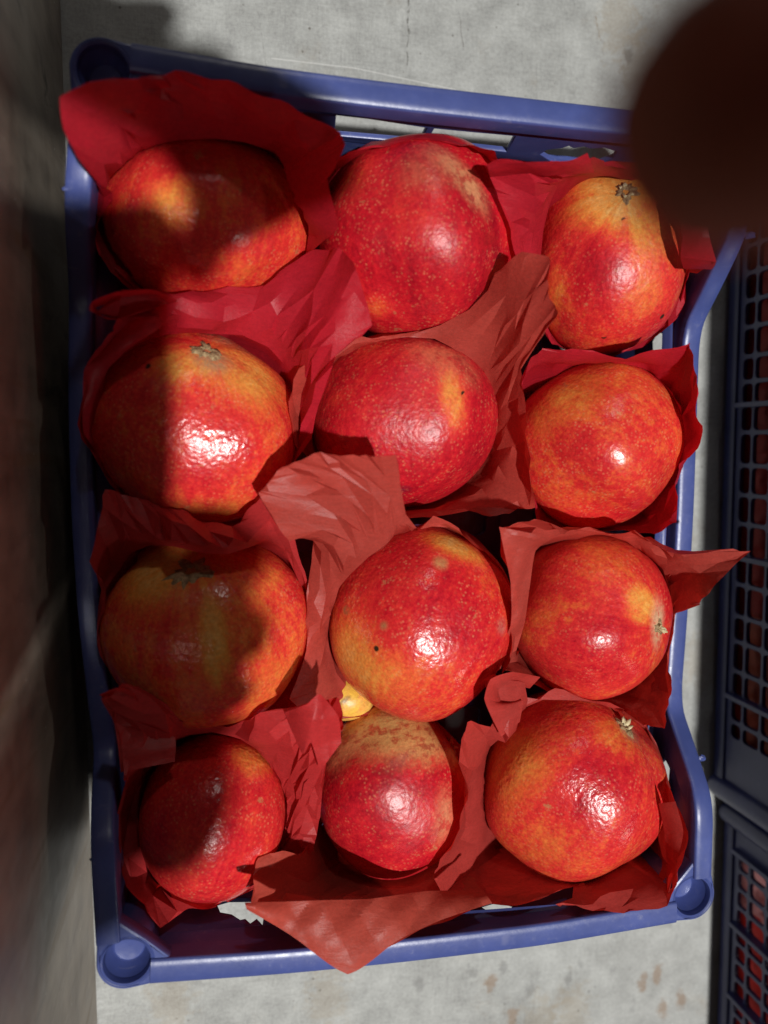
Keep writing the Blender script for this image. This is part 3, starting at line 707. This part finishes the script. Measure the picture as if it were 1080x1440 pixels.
T8 = sheet(8, [
 [(515,985,.05),(480,995,.055),(445,1012,.06)], [(490,965,.055),(455,985,.068),(425,1000,.074)], [(475,945,.058),(445,965,.072),(410,985,.08)], [(464,905,.065),(440,915,.076),(420,945,.078)], [(466,865,.07),(448,860,.082),(432,860,.08)], [(478,828,.08),(458,800,.092),(434,772,.085)],
 [(495,808,.09),(465,770,.105),(430,765,.096)], [(510,795,.096),(480,745,.112),(405,757,.104)], [(522,786,.1),(490,715,.116),(366,688,.108)], [(534,778,.102),(510,690,.12),(392,660,.118)], [(545,768,.104),(530,690,.122),(450,638,.128)], [(552,758,.104),(548,690,.122),(510,637,.13)],
 [(557,748,.104),(557,700,.12),(551,635,.13)], [(575,742,.1),(572,738,.108)], [(640,742,.09),(645,736,.095)], [(690,790,.078),(698,782,.085)], [(716,860,.068),(722,860,.074)], [(705,930,.058),(712,938,.064)], [(650,990,.05),(655,996,.055)], [(570,1006,.05),(565,1010,.055)]], BR,
 'crumpled red tissue corner standing upright left of the tall red pomegranate', .002)
T9 = sheet(9, [
 [(728,930,.055),(705,935,.068),(690,935,.076)], [(722,895,.065),(715,900,.08),(702,920,.086)], [(726,855,.072),(716,850,.092),(720,870,.1)], [(738,812,.08),(724,805,.1),(716,800,.108)], [(750,778,.085),(735,770,.108),(708,760,.116)],
 [(760,768,.088),(745,745,.112),(702,740,.12)], [(778,758,.09),(765,742,.11),(752,732,.118)], [(815,752,.089),(805,742,.102),(790,752,.11)], [(850,752,.087),(850,744,.1),(830,742,.106)], [(880,762,.083),(888,750,.1),(885,748,.106)], [(905,780,.077),(925,768,.1),(940,775,.112)],
 [(922,805,.072),(960,785,.106),(1058,774,.12)], [(932,835,.066),(968,810,.1),(1012,818,.118)], [(936,865,.062),(955,848,.088),(982,850,.108)], [(935,890,.058),(940,872,.07),(945,868,.078)],
 [(926,925,.055),(932,930,.07),(935,935,.08)], [(905,955,.055),(930,960,.075),(940,975,.09)], [(885,970,.056),(925,1000,.082),(937,1026,.096)], [(862,978,.058),(895,1005,.08),(905,1018,.092)], [(830,981,.06),(840,988,.07)], [(780,965,.06),(775,972,.068)]], BR,
 'red tissue with a pointed tip jutting past the right rim beside the cream stubbed pomegranate', .0016)
T10 = sheet(10, [
 [(205,1190,.045),(190,1200,.068),(176,1210,.082)], [(200,1145,.052),(185,1145,.075),(167,1150,.088)], [(206,1095,.058),(190,1092,.082),(170,1092,.094)], [(222,1062,.064),(205,1075,.088),(172,1084,.1)], [(238,1048,.07),(225,1060,.094),(200,1020,.104),(168,1030,.106)], [(250,1040,.072),(245,1045,.098),(215,1010,.108),(140,990,.106),(143,974,.110)],
 [(268,1034,.073),(248,1040,.096),(225,1000,.106),(195,985,.110),(165,968,.112)], [(300,1030,.073),(295,1022,.078)], [(338,1040,.073),(342,1025,.085),(340,1015,.085)], [(358,1052,.073),(370,1025,.094),(390,1000,.095)], [(378,1075,.072),(408,1030,.1),(440,985,.106)], [(390,1105,.068),(420,1060,.1),(470,982,.116)],
 [(394,1135,.064),(428,1085,.098),(480,1030,.118)], [(391,1165,.06),(425,1120,.09),(458,1060,.1)], [(383,1195,.052),(415,1160,.078),(450,1150,.084)], [(365,1225,.045),(385,1200,.065),(440,1190,.07)], [(340,1252,.04),(350,1248,.052),(352,1250,.06)], [(300,1264,.04),(320,1268,.055),(325,1270,.062)],
 [(275,1260,.04),(285,1255,.068),(300,1274,.075)], [(250,1250,.04),(245,1245,.08),(262,1278,.082)], [(232,1236,.04),(220,1262,.078),(225,1306,.092)], [(216,1216,.042),(195,1240,.072),(185,1255,.086)]], MR,
 'red tissue with a curled upper corner round the half shaded pink red pomegranate', .002)
T11 = sheet(11, [
 [(455,1160,.042),(445,1170,.056)], [(475,1195,.036),(455,1205,.06),(420,1196,.078)], [(490,1210,.034),(455,1225,.066),(395,1195,.086)], [(505,1217,.034),(460,1245,.07),(358,1206,.094)], [(520,1222,.034),(470,1262,.078),(345,1266,.1),(352,1278,.104)],
 [(535,1226,.034),(490,1262,.084),(410,1265,.102),(400,1310,.108)], [(550,1228,.034),(510,1262,.084),(470,1262,.1),(489,1370,.118)], [(570,1229,.034),(545,1255,.078),(530,1275,.096),(540,1335,.112)], [(592,1228,.034),(595,1245,.07),(600,1265,.086),(610,1300,.1)], [(615,1220,.036),(640,1240,.066),(690,1268,.088)],
 [(640,1180,.042),(640,1195,.056)], [(655,1120,.05),(660,1125,.058)], [(645,1060,.05),(650,1055,.056)], [(550,1000,.05),(550,998,.055)], [(465,1060,.05),(458,1060,.056)]], (.54,.088,.06),
 'large red tissue corner draped over the bottom rim below the pinkish pomegranate', .0015)
T12 = sheet(12, [
 [(712,1015,.07),(720,1000,.088),(735,980,.098),(742,958,.1),(700,948,.106)], [(700,1030,.068),(708,1020,.09),(715,1035,.1),(690,985,.106),(682,958,.108)], [(690,1048,.064),(695,1035,.085),(690,1020,.096)], [(684,1065,.062),(672,1040,.09),(662,1016,.108)], [(680,1090,.06),(662,1080,.088),(650,1040,.108)], [(684,1125,.052),(660,1125,.082),(651,1095,.106)],
 [(698,1160,.046),(655,1165,.076),(645,1165,.098)], [(715,1185,.042),(655,1200,.07),(612,1222,.094)], [(740,1208,.04),(685,1225,.062),(620,1262,.09)], [(770,1222,.038),(740,1245,.06),(700,1270,.084)], [(805,1228,.038),(790,1250,.062),(770,1264,.08)], [(835,1225,.038),(828,1238,.066),(826,1244,.076)],
 [(860,1215,.038),(840,1250,.06),(778,1276,.08)], [(885,1200,.04),(890,1245,.066),(870,1277,.086)], [(902,1180,.044),(920,1225,.078),(935,1272,.1)], [(916,1155,.05),(928,1190,.085),(946,1225,.11)], [(924,1125,.055),(932,1150,.09),(962,1170,.114)], [(928,1100,.06),(932,1120,.085),(950,1128,.112)],
 [(925,1070,.062),(932,1065,.07)], [(900,1020,.068),(908,1015,.074)], [(850,985,.072),(858,980,.078)], [(780,978,.074),(775,972,.08)], [(735,997,.072),(730,990,.08)]], (.54,.06,.05),
 'red tissue cup with a lit upright strip in the lower right corner', .0016)

strip(T4, [((250,422,.106),(238,440,.092)), ((215,407,.114),(205,421,.098)), ((165,410,.116),(165,425,.101)), ((131,423,.116),(135,432,.104)), ((126,437,.113),(150,449,.105)), ((160,449,.109),(176,447,.104)), ((200,437,.108),(236,427,.104))], seed=2)
strip(T4, [((252,424,.108),(206,432,.102)), ((226,460,.104),(165,466,.098)), ((182,490,.098),(132,505,.097)), ((150,522,.094),(118,520,.097)), ((143,565,.086),(116,580,.093)), ((142,610,.076),(118,610,.088)), ((143,640,.07),(138,637,.079))], seed=3)
strip(T10, [((140,977,.116),(150,986,.104)), ((165,967,.12),(168,979,.108)), ((190,975,.116),(182,992,.104)), ((198,1000,.11),(178,1004,.102))], seed=4)
strip(T10, [((143,986,.113),(200,985,.111)), ((160,1015,.11),(213,1010,.104)), ((166,1050,.108),(246,1038,.098)), ((170,1086,.104),(246,1071,.094))], seed=5)
strip(T10, [((400,1002,.112),(432,990,.127)), ((425,1060,.114),(450,976,.130)), ((438,1045,.12),(476,1008,.126)), ((450,1085,.112),(480,1044,.119))], seed=6, crumple=.0016)
strip(T3, [((962,288,.124),(990,286,.128)), ((960,330,.122),(998,335,.129)), ((957,362,.116),(1007,368,.126)), ((962,378,.108),(1000,379,.116)), ((974,373,.104),(988,369,.11))], seed=7)
strip(T3, [((685,232,.125),(690,252,.113)), ((740,228,.131),(745,248,.115)), ((800,226,.131),(775,247,.119)), ((826,215,.131),(836,243,.117))], seed=8)
strip(T12, [((760,952,.104),(745,968,.094)), ((720,945,.112),(725,965,.098)), ((690,955,.116),(706,976,.102)), ((681,982,.116),(712,990,.104)), ((690,1006,.114),(735,985,.104)), ((705,1036,.104),(731,1015,.1))], seed=9)
strip(T12, [((926,1130,.103),(950,1127,.116)), ((934,1170,.103),(961,1170,.116)), ((938,1220,.1),(951,1215,.111)), ((933,1272,.103),(939,1262,.107))], seed=10)
strip(T9, [((702,741,.126),(778,756,.122)), ((709,775,.122),(753,775,.11)), ((718,820,.116),(745,825,.103)), ((718,880,.104),(738,875,.095)), ((690,933,.088),(726,915,.085))], seed=11, crumple=.0013)
strip(T11, [((344,1269,.12),(347,1279,.121)), ((400,1268,.119),(405,1312,.123)), ((450,1266,.118),(489,1370,.127)), ((520,1264,.113),(560,1322,.123)), ((600,1253,.109),(622,1293,.119)), ((680,1252,.106),(692,1270,.113))], seed=12, crumple=.001)

# ------------------------------------------------------------------ neighbouring crates on the right
def lattice_crate(A, B, width, height, label, holes_y, fins, fill):
    root = empty('storage_crate', tuple(A)); tag(root, label, 'crate')
    U = (A-B); U[2] = 0; L = np.linalg.norm(U); U /= L; N = np.array([U[1], -U[0], 0])   # N points into the crate (+x)
    if N[0] < 0: N = -N
    B0 = B*np.array([1,1,0])
    def put(name, outline, holes, thick, org, ax, nn, parent=root):
        v, f = panel_mesh(outline, holes, thick)
        return autosmooth(mesh(name, [org+ax*x+np.array([0,0,1])*y+nn*z for x, y, z in v], f, M_navy, parent), 30)
    for side, (org, ax, nn, LL) in enumerate([(B0, U, N, L), (B0+N*width, U, N, L), (B0, N, U, width), (B0+U*L, N, U, width)]):
        rows = [(.0175,.0265),(.029,.043),(.0455,.062),(.0645,.085)]
        hs = []
        if side < 2 :
            for (y0, y1) in holes_y:
                for z0, z1 in rows:
                    if z1 < height-.02: hs.append(rrect(y1-y0, z1-z0, .0026, 3, (y0+y1)/2, (z0+z1)/2))
        else:
            n = int(LL/.03)
            for k in range(n-1):
                for z0, z1 in rows:
                    if z1 < height-.02: hs.append(rrect(.02, z1-z0, .0026, 3, .03+k*.03, (z0+z1)/2))
        put('side_wall', rrect(LL-.0062*(side > 1), height-.002, .002, 2, LL/2, height/2+.001), hs, .003, org, ax, nn)
    put_b = panel_mesh(rrect(L-.008, width-.008, .002, 2, L/2, width/2), [], .003)
    mesh('base', [B0+U*x+N*y+np.array([0,0,.012+z]) for x, y, z in put_b[0]], put_b[1], M_navy, root, False)
    # foot flange and top rim
    c4 = [B0, B0+U*L, B0+U*L+N*width, B0+N*width]
    for zc, nm, pr in ((.008, 'foot_flange', rrect(.0066, .010, .0015, 2)), (height, 'rim', rrect(.012, .008, .002, 2))):
        for k in range(4):
            a, b = c4[k], c4[(k+1) % 4]; z = np.array([0,0,zc]); dd = (b-a)/np.linalg.norm(b-a)*.004
            sweep(nm, [a+z+dd, (a+b)/2+z, b+z-dd], pr, M_navy, root)
    for k in range(4):
        c = c4[k]; lathe('corner_post', (c[0], c[1]), [(.0001,.003),(.0072,.003),(.0078,.006),(.0074,height-.006),(.0072,height+.006),(.0001,height+.006)], M_navy, root, 20)
    for y in fins:
        p = B0+U*y; o = -N
        prism('fin', [tuple((p+o*.0012-U*.0016)[:2]), tuple((p+o*.0058-U*.0016)[:2]), tuple((p+o*.0058+U*.0016)[:2]), tuple((p+o*.0012+U*.0016)[:2])], .0145, height-.006, M_navy, root, .0005)
    return root, B0, U, N, L
uA, uB = P(1036, 120, 0), P(1004, 1098, 0)
Lu = np.linalg.norm((uA-uB)[:2]); d_ = (uA-uB)/Lu
def ypos(B0, U, px, py, z): return float((P(px, py, z)-B0) @ U)
hy = []
edges = [1044,1019,983,947,905,869,824,785,738,697,655,608,569,536,500,458,420,380,340,300,260,220,180]
eb = [ypos(uB*np.array([1,1,0]), d_*np.array([1,1,0]), 1052, e, .026) for e in edges]
for a, b in zip(eb[:-1], eb[1:]): hy.append((a+.0014, b-.0014))
up = lattice_crate(uA, uB, .26, .125, 'dark navy lattice crate of red papers, the upper one along the right edge', hy, [eb[2], eb[7], eb[12]], None)
lA = P(1020, 1137, 0); lB = lA-d_*.40
eb2 = [.40-.022-k*.0128 for k in range(28)][::-1]
lo = lattice_crate(lA, lB, .26, .125, 'blue lattice crate with bright red papers in the lower right corner', [(a+.0013, b-.0013) for a, b in zip(eb2[:-1], eb2[1:])], [eb2[-1]+.0005, eb2[-5], eb2[-9]], None)
shade_crate = copy_tree(up[0]); shade_crate.location.z += .134; shade_crate.location.x -= .003  # out of view, added to shade the upper crate and the floor beside it
shade_crate['label'] = 'unseen navy lattice crate added above the upper right crate to shade it'
# red tissue and pomegranates inside them
M_in = {'r': paper_mat('red_tissue', (.52,.035,.03), 31), 'o': paper_mat('orange_tissue', (.55,.10,.05), 33), 'p': paper_mat('pink_tissue', (.75,.36,.36), 35)}
def liner(cr, y0, y1, z0, z1, off, mat, seed, label, name='tissue_paper'):
    root, B0, U, N, L = cr; rs = np.random.RandomState(seed); nx, nz = 40, 14; V = []
    ph = rs.uniform(0, 6, 4)
    for i in range(nx+1):
        for j in range(nz+1):
            y = y0+(y1-y0)*i/nx; z = z0+(z1-z0)*j/nz
            w_ = .0024+off*.2+(.0035+.0015*tri(y/.031+ph[0])+.001*tri((y+z)/.019+ph[1])+.0008*tri((y-2*z)/.013+ph[2]))*min(1, (z-z0)/.02)+.10*(z-z0)**2/.08
            z += .005*tri(y/.043+ph[3])*(j/nz)
            V.append(B0+U*y+N*w_+np.array([0,0,z]))
    o = mesh(name, V, [(i*(nz+1)+j, (i+1)*(nz+1)+j, (i+1)*(nz+1)+j+1, i*(nz+1)+j+1) for i in range(nx) for j in range(nz)], mat); autosmooth(o, 25)
    tag(o, label, 'tissue paper'); return o
L0 = up[4]
liner(up, .225, L0-.006, .0136, .112, .0045, M_in['r'], 3, 'red tissue behind the lattice near the top of the upper right crate')
liner(up, .120, .228, .0136, .112, .0040, M_in['r'], 4, 'red tissue behind the lattice midway along the upper right crate')
liner(up, .008, .122, .0136, .112, .0050, M_in['o'], 5, 'orange red tissue behind the lattice near the lower end of the upper right crate')
liner(lo, .336, .392, .0136, .112, .0045, M_in['p'], 6, 'pale pink tissue behind the topmost holes of the lower right crate')
liner(lo, .10, .338, .0136, .112, .0040, M_in['r'], 7, 'bright red tissue filling the lower right crate')

# ------------------------------------------------------------------ phone and hands (camera frame)

def blob(name, chains, mat, parent, voxel=.0013, smooth=6):
    bm = bmesh.new()
    for ch in chains:
        for (a, ra), (b, rb) in zip(ch[:-1], ch[1:]):
            a, b = np.array(a), np.array(b); n = max(2, int(np.linalg.norm(b-a)/(.35*min(ra, rb)))+1)
            for k in range(n+1):
                t = k/n; c = CP(*(a+(b-a)*t)); r = ra+(rb-ra)*t
                bmesh.ops.create_icosphere(bm, subdivisions=2, radius=r, matrix=Matrix.Translation(Vector(c)))
    me = bpy.data.meshes.new(name); bm.to_mesh(me); bm.free()
    o = bpy.data.objects.new(name, me); COL.objects.link(o)
    md = o.modifiers.new('r', 'REMESH'); md.mode = 'VOXEL'; md.voxel_size = voxel
    ms = o.modifiers.new('s', 'SMOOTH'); ms.iterations = smooth; ms.factor = .6
    m2 = bpy.data.meshes.new_from_object(o.evaluated_get(bpy.context.evaluated_depsgraph_get()))
    o.modifiers.clear(); o.data = m2; m2.materials.clear(); m2.materials.append(mat)
    m2.polygons.foreach_set('use_smooth', [True]*len(m2.polygons)); bpy.data.meshes.remove(me)
    o.parent = parent; o.matrix_parent_inverse = Matrix.Translation(-Vector(parent.location)); return o
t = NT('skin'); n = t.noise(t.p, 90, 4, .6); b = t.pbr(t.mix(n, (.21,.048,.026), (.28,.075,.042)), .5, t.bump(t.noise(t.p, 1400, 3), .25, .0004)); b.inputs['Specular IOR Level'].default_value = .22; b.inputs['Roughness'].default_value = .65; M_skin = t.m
t = NT('finger_nail'); t.pbr((.55,.33,.26), .3); M_nail = t.m
t = NT('dark_cloth'); n = t.noise(t.p, 600, 3); t.pbr(t.mix(n, (.012,.013,.018), (.03,.032,.04)), .9, t.bump(n, .4, .001)); M_cloth = t.m
t = NT('phone_shell'); t.pbr((.02,.021,.025), .3); M_phone = t.m
t = NT('lens_glass'); t.pbr((.004,.004,.006), .08); M_lens = t.m
phone = empty('phone', tuple(CP(-.013, -.061, -.006))); tag(phone, 'dark phone held over the crate, its back towards the fruit', 'phone')
def slab(name, x0, x1, y0, y1, d0, d1, r, mat):
    pr = rrect(x1-x0, y1-y0, r, 6, (x0+x1)/2, (y0+y1)/2); v, f = panel_mesh(pr, [], abs(d1-d0), .0012)
    return autosmooth(mesh(name, [CP(x, y, (d0+d1)/2-z) for x, y, z in v], f, mat, phone), 30)
slab('body', -.043, .035, -.140, .018, -.0115, -.0035, .010, M_phone)
slab('screen', -.040, .032, -.137, .015, -.0128, -.0112, .008, M_lens)
for cx_, cy_ in ((0, 0), (0, -.020)):
    V, Fc = [], []
    for k in range(28):
        a = 2*math.pi*k/28
        for r, d in ((.0001, -.0022), (.0052, -.0022), (.0056, -.0012), (.0072, -.0010), (.0078, -.0040)): V.append(CP(cx_+r*math.cos(a), cy_+r*math.sin(a), d))
    for k in range(28):
        for j in range(4): Fc.append((k*5+j, ((k+1) % 28)*5+j, ((k+1) % 28)*5+j+1, k*5+j+1))
    autosmooth(mesh('lens_ring', V, Fc, M_phone, phone), 30)
person = empty('person', tuple(CP(-.02, .09, -.05)))
tag(person, 'hands of the person holding the phone, one dark blurred fingertip across the upper right corner', 'person')
upper = [
 [((-.012,.185,-.095),.034), ((-.004,.145,-.075),.033), ((-.002,.104,-.050),.032), ((-.004,.070,-.036),.032)],
 [((-.004,.070,-.036),.028), ((.060,.040,-.018),.0155), ((.087,.041,.018),.0114), ((.058,.042,.049),.0104), ((.040,.0345,.053),.0102), ((.0256,.0282,.0545),.0102)],
 [((-.004,.070,-.036),.028), ((.054,.058,-.022),.0155), ((.086,.050,.008),.0116), ((.068,.0445,.032),.0106), ((.040,.0435,.033),.0096)],
 [((-.004,.076,-.036),.028), ((.038,.080,-.024),.0145), ((.056,.092,.008),.0106), ((.040,.098,.030),.0092), ((.018,.094,.034),.0081)],
 [((-.006,.082,-.036),.027), ((.020,.098,-.026),.0135), ((.034,.112,.000),.0096), ((.022,.112,.018),.0083), ((.004,.106,.022),.0073)],
 [((.004,.066,-.038),.023), ((.050,.036,-.040),.0140), ((.060,.011,-.034),.0112), ((.051,-.010,-.026),.0095)],
 [((-.004,.070,-.036),.030), ((.044,.050,-.022),.0165), ((.020,.084,-.026),.0150)]]
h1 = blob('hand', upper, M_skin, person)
lower = [
 [((.056,-.232,-.120),.034), ((.048,-.226,-.085),.033), ((.042,-.218,-.058),.032), ((.032,-.198,-.038),.033)],
 [((.032,-.200,-.038),.028), ((.050,-.132,-.020),.0145), ((.062,-.114,.006),.0110), ((.046,-.100,.020),.0095), ((.024,-.096,.018),.0082)],
 [((.032,-.200,-.038),.028), ((.050,-.152,-.020),.0145), ((.058,-.140,.010),.0110), ((.040,-.128,.024),.0096), ((.026,-.120,.020),.0083)],
 [((.032,-.200,-.038),.028), ((.048,-.172,-.022),.0140), ((.052,-.164,.008),.0106), ((.034,-.152,.022),.0091), ((.018,-.142,.019),.0080)],
 [((.032,-.200,-.038),.027), ((.048,-.192,-.024),.0130), ((.052,-.186,.004),.0094), ((.032,-.174,.018),.0082), ((.012,-.162,.016),.0072)],
 [((.016,-.190,-.040),.024), ((.024,-.134,-.036),.0150), ((.016,-.098,-.028),.0115), ((.004,-.070,-.022),.0095)],
 [((.032,-.200,-.038),.029), ((.044,-.156,-.022),.0155), ((.048,-.174,-.024),.0150)]]
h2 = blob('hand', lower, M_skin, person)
def sleeve(pts):
    V, Fc = [], []; n = 28
    P3 = [CP(*p[:3]) for p in pts]
    for i, p in enumerate(P3):
        tg = P3[min(i+1, len(P3)-1)]-P3[max(i-1, 0)]; tg /= np.linalg.norm(tg); u = np.cross(tg, [.3,.9,.1]); u /= np.linalg.norm(u); v = np.cross(tg, u)
        for k in range(n):
            a = 2*math.pi*k/n; r = pts[i][3]*(1+.05*math.sin(3*a+i*1.7)+.03*math.sin(5*a-i)); V.append(p+(u*math.cos(a)+v*math.sin(a))*r)
    for i in range(len(P3)-1):
        for k in range(n): Fc.append((i*n+k, i*n+(k+1) % n, (i+1)*n+(k+1) % n, (i+1)*n+k))
    Fc.append(tuple(range((len(P3)-1)*n, len(P3)*n)))
    return autosmooth(mesh('sleeve', V, Fc, M_cloth, person), 50)
sleeve([(-.0045,.140,-.072,.0355),(-.005,.144,-.076,.040),(-.014,.190,-.10,.042),(-.03,.235,-.16,.044),(-.06,.27,-.26,.048),(-.08,.29,-.38,.052)])
sleeve([(.050,-.228,-.090,.0350),(.052,-.229,-.095,.039),(.062,-.236,-.130,.041),(.078,-.250,-.19,.043),(.095,-.275,-.28,.047),(.100,-.31,-.39,.052)])
